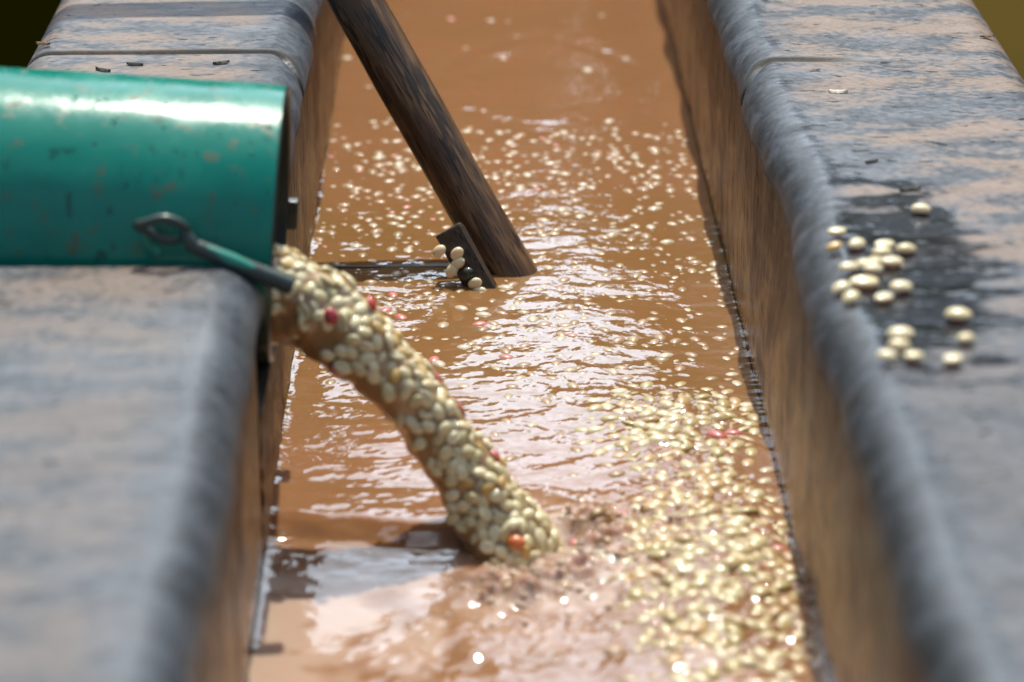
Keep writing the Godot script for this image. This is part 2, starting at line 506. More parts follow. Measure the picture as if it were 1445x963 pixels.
var bn: FastNoiseLite
func stream_at(t: float, a: float) -> Vector3:
	var c: Vector3 = along(sp, t)
	var dir: Vector3 = (along(sp, minf(t + 0.01, 1.0)) - along(sp, maxf(t - 0.01, 0.0))).normalized()
	var s := dir.cross(Vector3.UP).normalized()          # towards the viewer's side
	var u := s.cross(dir).normalized()
	var r: float = along(sr, t)
	var lump := bn.get_noise_3d(cos(a) * 16.0, sin(a) * 16.0, t * 190.0)
	r *= 1.0 + 0.2 * lump + 0.10 * bn.get_noise_3d(cos(a) * 5.0 + 40.0, sin(a) * 5.0, t * 90.0)
	return c + (s * cos(a) + u * sin(a)) * r

func stream_normal(t: float, a: float) -> Vector3:
	var p := stream_at(t, a)
	return ((stream_at(t + 0.012, a) - p).cross(stream_at(t, a + 0.12) - p)).normalized()

# ------------------------------------------------------------------ build
func _ready() -> void:
	rng.seed = 7
	# camera
	var cam := Camera3D.new()
	cam.name = "camera"
	add_child(cam)
	cam.position = Vector3(0, 0.57, 0)
	cam.rotation_degrees = Vector3(-21.5, -0.80, 0)
	cam.near = 0.05
	cam.far = 400.0
	var lens := CameraAttributesPhysical.new()
	lens.frustum_focal_length = 100.0
	lens.frustum_near = 0.05
	lens.frustum_far = 400.0
	lens.frustum_focus_distance = 1.56
	lens.exposure_aperture = 6.5
	cam.attributes = lens
	cam.fov = 13.68
	cam.current = true
	# sky, exposure
	var env := Environment.new()
	env.background_mode = Environment.BG_SKY
	env.sky = Sky.new()
	env.sky.sky_material = make_sky()
	env.tonemap_mode = Environment.TONE_MAPPER_LINEAR
	env.tonemap_exposure = 1.0
	env.sdfgi_enabled = true
	env.ssao_enabled = true
	env.ssil_enabled = true
	var we := WorldEnvironment.new()
	we.name = "world_environment"
	we.environment = env
	add_child(we)
	# sun
	var sun := DirectionalLight3D.new()
	sun.name = "sun"
	sun.light_energy = 1.5
	sun.light_color = Color(1.0, 0.965, 0.9)
	sun.light_angular_distance = 0.5
	sun.shadow_enabled = true
	add_child(sun)
	sun.look_at_from_position(SUN_WAY * 10.0, Vector3.ZERO, Vector3.UP)

	water_noises()
	make_bean_kinds()
	bn = noise(0.05, 61, 3)
	stream_setup()
	build_ground()
	build_walls()
	build_water()
	build_pipe()
	build_rake()
	build_stream()
	build_ledge_beans()
	build_floating()
	build_small()

func build_ground() -> void:
	var n := noise(0.9, 71, 4)
	var g := mat(Color(1, 1, 1), 0.95)
	g.specular_mode = BaseMaterial3D.SPECULAR_DISABLED
	g.vertex_color_use_as_albedo = true
	var place := func(i: int, j: int): 
		var a := (i - 60) / 60.0; var b := (j - 60) / 60.0
		var x := signf(a) * (absf(a) * 2.0 + pow(absf(a), 4) * 60.0); var z := -1.5 + signf(b) * (absf(b) * 2.5 + pow(absf(b), 4) * 60.0)
		return Vector3(x, -0.38 + 0.025 * n.get_noise_2d(x * 3.0, z * 3.0), z)
	var tint := func(i: int, j: int):
		var p: Vector3 = place.call(i, j)
		var k := 0.5 + 0.5 * n.get_noise_2d(p.x * 2.0 + 9.0, p.z * 2.0)
		var soil := Color(0.006, 0.0045, 0.0035)                      # black soil left of the channel, olive grass and mud right of it
		var olive := Color(0.085, 0.05, 0.014).lerp(Color(0.05, 0.045, 0.012), k)
		return soil.lerp(olive, ss(-0.15, 0.25, p.x))
	tag(obj("ground", sheet(121, 121, place, true, false, null, tint), g), "dark soil and olive grass around the channel", "ground", "", "structure")
	# the dark wood beyond: it stands out of the frame and shows in the water
	var mm := MultiMesh.new()
	mm.transform_format = MultiMesh.TRANSFORM_3D
	mm.use_colors = true
	var tuft := SurfaceTool.new(); tuft.begin(Mesh.PRIMITIVE_TRIANGLES)
	for k in 14:
		var c := Vector3(rng.randf_range(-1, 1), rng.randf_range(-1, 1), rng.randf_range(-1, 1)) * 0.26
		var u := Vector3(rng.randf_range(-1, 1), rng.randf_range(-1, 1), rng.randf_range(-1, 1)).normalized() * 0.17
		var v := u.cross(Vector3(rng.randf_range(-1, 1), 0.6, rng.randf_range(-1, 1))).normalized() * 0.09
		for p in [c - u, c + v, c + u, c - u, c + u, c - v]: tuft.add_vertex(p)
	tuft.generate_normals()
	mm.mesh = tuft.commit()
	mm.instance_count = 15000
	var tn := noise(0.11, 72, 3)
	for k in 15000:
		var az := rng.randf_range(-75.0, 75.0)
		var d := rng.randf_range(10.0, 13.0)
		var high := 0.29 + 0.10 * ss(3.5, 8.0, az) + 0.06 * tn.get_noise_1d(az * 3.0) + 0.03 * tn.get_noise_1d(az * 17.0)
		var top := d * tan(high) + 0.57 - 0.3
		var a := deg_to_rad(az)
		var tall := rng.randf_range(-0.3, top)
		var el := rad_to_deg(atan2(tall - 0.57, d))
		if absf(az - 2.0) < 1.4 and el > 9.0 and el < 16.3: a += 0.054 * signf(az - 2.0)      # a gap between two trees
		mm.set_instance_transform(k, Transform3D(Basis(Vector3(rng.randf(), rng.randf(), rng.randf()).normalized(), rng.randf() * TAU).scaled(Vector3.ONE * rng.randf_range(0.5, 1.1)), Vector3(sin(a) * d, tall, -cos(a) * d)))
		mm.set_instance_color(k, Color(0.035, 0.05, 0.016).lerp(Color(0.07, 0.075, 0.025), rng.randf()))
	var o := MultiMeshInstance3D.new()
	o.multimesh = mm
	var lm := mat(Color.WHITE, 0.6)
	lm.vertex_color_use_as_albedo = true
	o.material_override = lm
	o.name = "distant_wood"
	add_child(o, true)
	tag(o, "dark green wood far beyond the end of the channel", "wood", "", "stuff")

func build_walls() -> void:
	var right := wall_skin(101, true, -1.513, Vector2(0.045, 0.1)); var left := wall_skin(131, false, -1.533, Vector2(0.2, 0.3))
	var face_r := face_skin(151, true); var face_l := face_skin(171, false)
	var back := mat(Color(0.07, 0.065, 0.06), 0.8)
	wall("channel_wall", "right hand plastered channel wall with loose beans on its wet top", 1.0, 0.1462, -0.62, -3.2, Vector2.ZERO, right, face_r, back, -1.513, Vector2(0.045, 0.1), 201)
	wall("channel_wall", "near left channel wall, grey and blurred, in front of the green pipe", -1.0, 0.0930, -0.62, -1.189, Vector2(0, 1), left, face_l, back, 0.0, Vector2.ZERO, 221)
	wall("channel_wall", "far left channel wall with a groove across its top, behind the green pipe", -1.0, 0.0935, -1.335, -3.2, Vector2(1, 0), left, face_l, back, -1.533, Vector2(0.2, 0.3), 241)
	# the low sill that the pipe lies on
	tag(obj("channel_floor", sheet(4, 4, func(i: int, j: int): return Vector3(lerpf(-0.11, 0.16, i / 3.0), -0.06, lerpf(-0.62, -3.2, j / 3.0))), back), "plastered floor of the channel under the muddy water", "floor", "", "structure")
	var n := noise(0.06, 251, 2)
	var sill := root("pipe_sill")
	tag(sill, "low mud stained sill under the mouth of the green pipe", "sill", "", "thing")
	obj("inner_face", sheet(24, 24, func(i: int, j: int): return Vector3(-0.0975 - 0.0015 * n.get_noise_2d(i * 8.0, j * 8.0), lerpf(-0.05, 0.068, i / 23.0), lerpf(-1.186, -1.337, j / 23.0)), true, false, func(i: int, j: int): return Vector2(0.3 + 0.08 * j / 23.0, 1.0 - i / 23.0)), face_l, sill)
	obj("top_face", sheet(24, 24, func(i: int, j: int): return Vector3(lerpf(-0.0965, -0.25, i / 23.0), 0.068 + 0.0015 * n.get_noise_2d(i * 8.0, j * 8.0), lerpf(-1.186, -1.337, j / 23.0)), true), back, sill)

func build_water() -> void:
	var zs := PackedFloat32Array()
	var z := -0.63
	while z > -3.2:
		zs.append(z)
		z -= 0.006 if z > -0.95 else 0.0015 if z > -1.6 else (0.002 if z > -2.3 else 0.02)
	var nx := 172
	var m := StandardMaterial3D.new()
	m.vertex_color_use_as_albedo = true
	m.roughness = 0.035
	m.metallic_specular = 0.7
	m.subsurf_scatter_enabled = true
	m.subsurf_scatter_strength = 0.4
	var bump := noise(0.03, 81, 3)
	var nt := bump.get_seamless_image(512, 512)
	m.normal_enabled = true
	nt.convert(Image.FORMAT_RGBA8)
	nt.bump_map_to_normal_map(3.0)
	m.normal_texture = ImageTexture.create_from_image(nt)
	m.normal_scale = 0.08
	var xs := func(i: int): return lerpf(-0.106, 0.156, i / float(nx - 1))
	var at := func(i: int, j: int):
		var x: float = xs.call(i)
		var y := water_y(x, zs[j])
		# the film of water that climbs the walls
		y += 0.0008 * (exp(-(x + 0.0985) / 0.003) if x > -0.0985 else 1.0) + 0.0004 * (exp(-(0.147 - x) / 0.003) if x < 0.147 else 1.0)
		return Vector3(x, y, zs[j])
	var mud := noise(0.011, 82, 4); var cloud := noise(0.05, 83, 3)
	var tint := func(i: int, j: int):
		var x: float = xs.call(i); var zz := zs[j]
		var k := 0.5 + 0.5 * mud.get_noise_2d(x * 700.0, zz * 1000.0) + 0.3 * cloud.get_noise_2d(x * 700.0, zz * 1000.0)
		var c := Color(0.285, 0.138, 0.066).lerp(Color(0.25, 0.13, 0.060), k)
		# full of sunken husks and beans in mid channel: yellower
		c = c.lerp(Color(0.225, 0.12, 0.042), ss(-1.75, -1.62, zz) * ss(-1.28, -1.4, zz) * (0.45 + 0.4 * k))
		# froth at the stream's foot, and sky reflection painted pale into the near water
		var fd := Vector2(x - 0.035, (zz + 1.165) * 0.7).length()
		var froth_and_glare := 0.75 * ss(0.075, 0.02, fd) * ss(-0.25, 0.5, cloud.get_noise_2d(x * 1000.0, zz * 1000.0) + 0.25)
		var still := ss(0.028, 0.042, zz + 1.21) * ss(-0.01, -0.05, x + 0.05 * mud.get_noise_2d(x * 1500.0 + 40.0, zz * 1500.0) + 0.012 * cloud.get_noise_2d(x * 900.0, zz * 900.0)) * ss(-1.195, -1.165, zz + 0.01 * cloud.get_noise_2d(x * 500.0, 3.0))  # mask for the painted reflection in the near left pool
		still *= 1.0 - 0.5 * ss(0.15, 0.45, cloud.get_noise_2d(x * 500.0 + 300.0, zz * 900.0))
		froth_and_glare = maxf(froth_and_glare, maxf(0.85 * still, 0.6 * ss(0.02, 0.09, x) * ss(-1.10, -1.04, zz) * ss(-0.2, 0.3, cloud.get_noise_2d(x * 500.0, zz * 700.0))))
		return c.lerp(Color(0.50, 0.36, 0.28), froth_and_glare)
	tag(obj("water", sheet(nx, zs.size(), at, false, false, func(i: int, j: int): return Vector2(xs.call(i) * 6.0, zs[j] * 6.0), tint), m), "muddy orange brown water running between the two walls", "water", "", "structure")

func build_pipe() -> void:
	var o := root("discharge_pipe", Vector3(-0.0915, 0.1325, -1.261))
	tag(o, "green painted steel pipe pouring coffee beans into the channel", "pipe")
	o.rotation_degrees = Vector3(0, 0.0, -4.0)
	var w := 1024; var h := 512
	var a := layer(w, h, 0.008, 301, 1, 0.5, 4); var b := layer(w, h, 0.022, 302, 1, 0.5, 3); var c := layer(w, h, 0.25, 303, 1, 0.5, 2)
	var col := PackedByteArray(); col.resize(w * h * 3)
	var rou := PackedByteArray(); rou.resize(w * h)
	for i in w * h:
		var fa := a[i] / 255.0; var fb := b[i] / 255.0; var fc := c[i] / 255.0
		var p := Color(0.004, 0.185, 0.142).lerp(Color(0.007, 0.225, 0.175), fa)
		var stain := ss(0.63, 0.76, fb * 0.7 + fa * 0.1 + fc * 0.2)
		p = p.lerp(Color(0.13, 0.085, 0.045), 0.6 * stain)
		var chip := ss(0.20, 0.13, fb) * ss(0.3, 0.6, fc)
		p = p.lerp(Color(0.012, 0.022, 0.018), 0.8 * chip)
		# shade under the mouth, painted dark into the pipe's colour
		var under := absf(float(i / w) / h - 0.80); var from_mouth := float(i % w) / w / 1.5 * 0.62
		var mouth_shade := ss(0.22, 0.13, under + (fa - 0.5) * 0.12) * ss(0.065, 0.03, from_mouth + (fb - 0.5) * 0.05)
		p = p.lerp(Color(0.022, 0.016, 0.011), 0.92 * mouth_shade)
		var rr := 0.20 + 0.3 * stain + 0.22 * (fc - 0.5) + 0.1 * ss(0.5, 0.8, fa)
		p = srgb(p)
		col[i * 3] = int(p.r * 255); col[i * 3 + 1] = int(p.g * 255); col[i * 3 + 2] = int(p.b * 255)
		rou[i] = int(clampf(rr, 0.08, 1) * 255)
	var green := StandardMaterial3D.new()
	green.albedo_texture = tex(w, h, col)
	green.roughness = 1.0
	green.roughness_texture = tex(w, h, rou, Image.FORMAT_L8)
	green.heightmap_enabled = true
	green.heightmap_texture = tex(w, h, b, Image.FORMAT_L8)
	green.heightmap_scale = 0.012
	green.metallic_specular = 0.42
	var r := 0.0655; var ri := 0.0618
	var dn := noise(0.02, 305, 2)
	var long := 0.62
	obj("pipe_body", sheet(97, 90, func(i: int, j: int):
		var t := TAU * i / 96.0
		var x := -long * pow(j / 89.0, 1.0)
		var rr := r + 0.0004 * dn.get_noise_3d(cos(t) * 65.0, sin(t) * 65.0, x * 900.0)
		if j == 0: rr = r - 0.0006
		return Vector3(x, sin(t) * rr, cos(t) * rr), false, true, func(i: int, j: int): return Vector2(j / 89.0 * 1.5, i / 96.0)), green, o)
	var dark := mat(Color(0.02, 0.03, 0.026), 0.4, 0.4, 0.15)
	obj("pipe_bore", sheet(65, 6, func(i: int, j: int):
		var t := TAU * i / 64.0
		return Vector3(-long * j / 5.0, sin(t) * ri, cos(t) * ri), true, true), dark, o)
	obj("pipe_rim", sheet(65, 5, func(i: int, j: int):
		var t := TAU * i / 64.0
		var q := j / 4.0
		var rr := lerpf(ri, r - 0.0006, q)
		return Vector3(0.0012 * sin(PI * q), sin(t) * rr, cos(t) * rr), true, true), dark, o)
	# the latch in front: an eye welded to the pipe, a loop through it and a rod that runs past the mouth
	var iron := mat(Color(0.04, 0.062, 0.06), 0.38, 0.3, 0.2)
	iron.metallic = 0.35
	var pg := mat(Color(0.02, 0.26, 0.2), 0.35, 0.3, 0.2)
	var eye := PackedVector3Array(); var er := PackedFloat32Array()
	for k in 15:
		var t := lerpf(-2.7, 0.6, k / 14.0)
		eye.append(Vector3(-0.0455 + 0.0095 * sin(t), 0.0135 + 0.0085 * cos(t), 0.0670 + 0.002 * cos(t * 0.9)))
		er.append(0.0023)
	obj("latch_eye", bar(eye, er, 12), pg, o)
	var latch := obj("latch_rod", bar(PackedVector3Array([Vector3(-0.0365, 0.0148, 0.0745), Vector3(-0.0245, 0.0108, 0.0755), Vector3(-0.0087, 0.0048, 0.076), Vector3(0.0112, -0.0016, 0.077)]), PackedFloat32Array([0.0034, 0.004, 0.0043, 0.0043]), 18), iron, o)
	var paint := bar(PackedVector3Array([Vector3(-0.028, 0.0134, 0.0762), Vector3(-0.017, 0.0093, 0.0770), Vector3(-0.006, 0.0054, 0.0774)]), PackedFloat32Array([0.0022, 0.0032, 0.0024]), 14)
	obj("paint_patch", paint, pg, latch)
	var loop := PackedVector3Array(); var lr := PackedFloat32Array()
	for k in 21:
		var t := -0.45 + (TAU - 0.35) * k / 20.0
		var px := cos(t) * 0.0135
		var pinch := lerpf(1.0, 0.35, ss(0.2, -1.0, cos(t)))
		loop.append(Vector3(-0.0480 + px * 0.82, 0.0205 + sin(t) * 0.0058 * pinch - px * 0.06, 0.0735 + 0.002 * sin(t)))
		lr.append(0.0022)
	obj("latch_loop", bar(loop, lr, 12), iron, latch)
	var neck := bar(PackedVector3Array([Vector3(-0.0375, 0.0205, 0.0735), Vector3(-0.0362, 0.0172, 0.0742), Vector3(-0.0335, 0.0140, 0.075)]), PackedFloat32Array([0.0024, 0.003, 0.0036]), 14)
	obj("latch_neck", neck, iron, latch)
	# the lug on the far side of the mouth
	var lug := obj("coupling_lug", worn_box(Vector3(0.011, 0.0075, 0.004), 0.0012, 0.0004), dark, o)
	lug.position = Vector3(-0.005, -0.0173, -0.067)
	# drops of water standing on the paint
	var drop := mat(Color(0.9, 0.95, 0.95), 0.02)
	drop.albedo_color.a = 0.0
	drop.refraction_enabled = true
	drop.refraction_scale = 0.033
	drop.transparency = BaseMaterial3D.TRANSPARENCY_ALPHA
	var dm := SphereMesh.new(); dm.radius = 0.0014; dm.height = 0.0028; dm.radial_segments = 12; dm.rings = 6
	for k in 26:
		var t := rng.randf_range(0.5, 1.25); var x := rng.randf_range(-0.16, -0.002)
		var d := obj("water_drop", dm, drop, o)
		d.transform = Transform3D(Basis.from_euler(Vector3(-t + PI / 2, 0, 0)).scaled_local(Vector3(rng.randf_range(0.5, 1.1), 0.5, rng.randf_range(0.5, 1.0))), Vector3(x, sin(t) * r, cos(t) * r))

func wood_skin(seed_: int, base: Color, light: Color, sx: float) -> StandardMaterial3D:
	var w := 256; var h := 1024
	var a := layer(w, h, 0.05, seed_, 1.0, 10.0, 3); var b := layer(w, h, 0.02, seed_ + 1, 1.0, 3.0, 3); var c := layer(w, h, 0.2, seed_ + 2, 1.0, 12.0, 2)
	var col := PackedByteArray(); col.resize(w * h * 3)
	var hei := PackedByteArray(); hei.resize(w * h)
	for i in w * h:
		var fa := a[i] / 255.0; var fb := b[i] / 255.0; var fc := c[i] / 255.0
		var low := ss(0.62, 1.0, float(i / w) / h)
		var p := base.lerp(light, ss(0.35, 0.8, fa * 0.6 + fb * 0.4 + low * 0.12))
		p = p.lerp(Color(0.008, 0.006, 0.005), 0.9 * ss(0.5, 0.66, fb * 0.55 + fc * 0.45 - low * 0.10))
		p = srgb(p)
		col[i * 3] = int(p.r * 255); col[i * 3 + 1] = int(p.g * 255); col[i * 3 + 2] = int(p.b * 255)
		hei[i] = int(clampf(0.55 * fc + 0.45 * fa, 0, 1) * 255)
	var m := StandardMaterial3D.new()
	m.albedo_texture = tex(w, h, col)
	m.roughness = 0.5
	m.heightmap_enabled = true
	m.heightmap_texture = tex(w, h, hei, Image.FORMAT_L8)
	m.heightmap_scale = 0.06
	m.uv1_scale = Vector3(sx, 1, 1)
	return m

func build_rake() -> void:
	var foot := Vector3(0.0187, 0.0, -1.564)
	var o := root("wooden_rake", foot)
	tag(o, "wooden rake with round dark handle standing in the muddy water", "rake")
	var dir := Vector3(-0.615, 1.0, -0.48).normalized()
	var sx := dir.cross(Vector3.UP).normalized(); var sy := sx.cross(dir).normalized()
	var n := noise(0.02, 401, 3)
	var hm := wood_skin(411, Color(0.065, 0.034, 0.016), Color(0.20, 0.11, 0.05), 1.0)
	obj("handle", sheet(33, 160, func(i: int, j: int):
		var t := TAU * i / 32.0
		var s := lerpf(1.1, -0.04, pow(j / 159.0, 0.8))
		var r := 0.0152 + 0.0009 * n.get_noise_3d(cos(t) * 12.0, sin(t) * 12.0, s * 260.0)
		return dir * s + (sx * cos(t) + sy * sin(t)) * r, false, true, func(i: int, j: int): return Vector2(i / 32.0, 0.86 - lerpf(1.1, -0.04, pow(j / 159.0, 0.8)) / 0.36)), hm, o)
	var bm := wood_skin(421, Color(0.045, 0.03, 0.02), Color(0.09, 0.06, 0.04), 0.3)
	var blade := obj("blade", worn_box(Vector3(0.064, 0.022, 0.0045), 0.002, 0.0012), bm, o)
	blade.transform = Transform3D(Basis.from_euler(Vector3(-0.25, 0.012, 0.0)), Vector3(-0.055, -0.0205, 0.001))
	var bat := obj("batten", worn_box(Vector3(0.0082, 0.03, 0.0045), 0.0016, 0.001), bm, o)
	var b := Basis(Vector3(1, 0.45, 0.1).normalized(), dir, Vector3.ZERO)
	b.x = (b.x - dir * b.x.dot(dir)).normalized(); b.z = b.x.cross(b.y)
	bat.transform = Transform3D(b, Vector3(0.003, 0.0, -1.5355) - foot + dir * 0.007)
	# beans and husks caught on the batten
	var base := Vector3(0.003, 0.0, -1.5355) + dir * 0.007
	var said := ["bean hanging off the top left corner of the rake's batten", "upper bean of the pair in the middle of the rake's batten", "lower bean of the pair in the middle of the rake's batten", "bean at the edge just under the middle pair on the rake", "bean lying across the low end of the rake's batten", "bean beside the waterline on the low end of the batten", "bean half under water at the foot of the rake's batten"]
	var where := [Vector2(-0.0095, 0.021), Vector2(-0.001, 0.0145), Vector2(-0.0035, 0.0095), Vector2(-0.0085, 0.0075), Vector2(-0.0005, -0.0055), Vector2(-0.001, -0.0115), Vector2(-0.001, -0.019)]
	for k in 7:
		var q: Vector3 = base + b.x * where[k].x + b.y * where[k].y + b.z * 0.0078
		put_bean(q, Basis(b.x, b.z, -b.y) * Basis(Vector3.UP, rng.randf_range(-0.5, 0.7)) * Basis(Vector3.RIGHT, rng.randf_range(-0.3, 0.3)), "cream coffee " + said[k], "beans caught on the rake", bean_mats[8]).scale *= 0.8
	put_bean(base + b.x * -0.0025 + b.y * 0.0015 + b.z * 0.0075, Basis(b.x, b.z, -b.y), "blackened rotten bean between the cream beans on the rake", "beans caught on the rake", mat(Color(0.02, 0.022, 0.014), 0.4, 0.5)).scale *= 0.8

func build_stream() -> void:
	var o := root("bean_stream", Vector3.ZERO)
	tag(o, "thick arc of muddy water and beans gushing from the green pipe", "stream")
	var m := mat(Color(0.40, 0.235, 0.105), 0.1, 0.9, 0.04)
	m.subsurf_scatter_enabled = true
	m.subsurf_scatter_strength = 0.5
	obj("muddy_jet", sheet(61, 110, func(i: int, j: int): return stream_at(j / 109.0, TAU * i / 60.0), true, true), m, o)
	# beans packed over its surface
	var spots := []
	var bare := noise(0.055, 62, 2)
	var tries := 0
	var far := []
	while tries < 15000:
		tries += 1
		var t := rng.randf_range(0.06, 0.93); var a := rng.randf_range(0.0, TAU)
		var p := stream_at(t, a)
		var nn := stream_normal(t, a)
		var seenness := nn.dot((Vector3(0, 0.57, 0) - p).normalized())
		var shady := ss(0.42, -0.35, nn.x * 0.6 + nn.y * 0.85 + 0.9 * (t - 0.40))
		if bare.get_noise_3dv(p * 1000.0) > 0.32 - 0.8 * shady: continue
		var ok := true
		for s in spots:
			if (s[0] as Vector3).distance_squared_to(p) < 0.0046 * 0.0046:
				ok = false
				break
		if ok: spots.append([p, nn, seenness, t])
	var k := 0
	var mass_of := []
	spots.sort_custom(func(x, y): return x[2] > y[2])
	for s in spots:
		var turn := rng.randf() * TAU
		var nn: Vector3 = s[1]
		var b := lie(nn if rng.randf() < 0.66 else -nn, turn, rng.randf_range(-0.45, 0.45))
		var p: Vector3 = s[0] + nn * rng.randf_range(-0.0017, 0.0005)
		if k < 140 and s[2] > 0.1:
			var o2 := put_bean(p, b, "wet cream coffee bean riding on the surface of the falling stream", "beans in the falling stream", bean_mats[4] if rng.randf() < 0.05 else bean_mats[[8, 9, 2, 8][rng.randi() % 4]])
			o2.scale *= rng.randf_range(0.66, 0.76)
		else:
			mass_of.append(Transform3D(b.scaled_local(Vector3.ONE * 0.71), p))
		k += 1
	mass("stream_beans", mass_of, "more beans round the edges and back of the falling stream", "coffee beans", [Color(0.74, 0.65, 0.41), Color(0.68, 0.58, 0.33), Color(0.70, 0.62, 0.37), Color(0.62, 0.53, 0.28), Color(0.62, 0.42, 0.16), Color(0.50, 0.13, 0.10)])
	# red skins in it
	var red := mat(Color(0.50, 0.035, 0.012), 0.25, 0.9, 0.06); var pink := mat(Color(0.42, 0.03, 0.035), 0.25, 0.9, 0.06); var orange := mat(Color(0.62, 0.16, 0.03), 0.25, 0.9, 0.06)
	for q in [[0.315, 1.55, red, "orange red coffee cherry skin on top of the falling stream"], [0.275, 0.55, pink, "dark pink coffee cherry skin on the near side of the stream"], [0.86, 0.75, orange, "orange coffee cherry skin at the foot of the stream"]]:
		var p := stream_at(q[0], q[1]); var nn := stream_normal(q[0], q[1])
		put_bean(p + nn * 0.003, lie(nn, rng.randf() * 3.0), q[3], "", q[2], "cherry_skin", "cherry skin").scale *= 0.72

func build_ledge_beans() -> void:
	var at := [Vector2(0.2075, -1.2494), Vector2(0.1650, -1.2199), Vector2(0.1613, -1.2003), Vector2(0.1715, -1.2009), Vector2(0.1842, -1.2015), Vector2(0.1815, -1.1906), Vector2(0.1927, -1.1942), Vector2(0.1844, -1.1792),
		Vector2(0.1642, -1.1716), Vector2(0.1719, -1.1750), Vector2(0.1768, -1.1800), Vector2(0.1742, -1.1661), Vector2(0.1583, -1.1500), Vector2(0.1688, -1.1532), Vector2(0.1608, -1.1359), Vector2(0.1837, -1.1459),
		Vector2(0.1747, -1.1343), Vector2(0.2030, -1.1122), Vector2(0.2019, -1.0853), Vector2(0.1931, -1.0633), Vector2(0.1756, -1.0905), Vector2(0.1732, -1.0778), Vector2(0.1776, -1.0670), Vector2(0.1667, -1.0664)]
	var turn := [0.0, 0.1, 0.5, 1.0, 0.3, 0.2, 0.1, 0.3, 0.4, 0.2, 0.7, 0.0, 0.5, 0.0, 0.9, 0.1, 0.6, -0.2, 0.8, 0.5, 0.1, 0.1, 0.0, -0.4]
	var said := ["lone cream bean farthest up the ledge, beyond the dark puddle", "yellowish bean at the rounded edge, beyond the orange broken one", "small orange broken bean near the rounded edge of the right wall", "bean between the orange broken one and the middle cluster", "topmost bean of the close trio in the middle of the ledge", "middle bean of the close trio on the ledge, touching both others", "flat bean just right of the close trio on the wet ledge", "lowest and rightmost bean of the close trio on the ledge",
		"left bean of the tight clump of four on the wet ledge", "upper bean in the tight clump of four on the ledge", "bean peeping out at the back of the clump of four", "front right bean of the tight clump of four", "short bean touching the left end of the longest bean", "longest bean on the ledge, end to end with a short one", "round bean below the touching pair, nearest the rounded edge", "big oval bean alone right of the touching pair",
		"pale bean with a bright glint, alone under the big oval one", "big pale bean alone, farthest right on the ledge", "small round bean alone, right of the near group", "bean alone at the lower right, nearest the camera on that side", "largest and rearmost bean of the near group of four", "middle bean of the near group of four on the ledge", "front right bean of the near group of four", "front left bean of the near group of four, apart from the rest"]
	for k in at.size():
		var up := 0.0
		if k == 11: up = 0.0012
		var x: float = at[k].x
		var t := x - 0.146
		var y := TOP + 0.0026 + up
		if t < 0.021: y -= 0.021 - sqrt(maxf(0.0, 0.021 * 0.021 - pow(0.021 - t, 2)))
		var b := Basis(Vector3.UP, turn[k]) * Basis(Vector3(0, 0, 1), 0.25 if t < 0.018 else rng.randf_range(-0.06, 0.06))
		if k % 3 == 1: b = b * Basis(Vector3.RIGHT, PI)
		var o := put_bean(Vector3(x, y, at[k].y), b, said[k], "loose beans on the right wall", bean_mats[4] if k == 2 else bean_mats[[8, 9, 2, 8][k % 4]])
		o.scale *= 1.15 if k == 13 else (0.68 if k == 2 else (0.95 if k in [15, 17, 20] else 0.80))

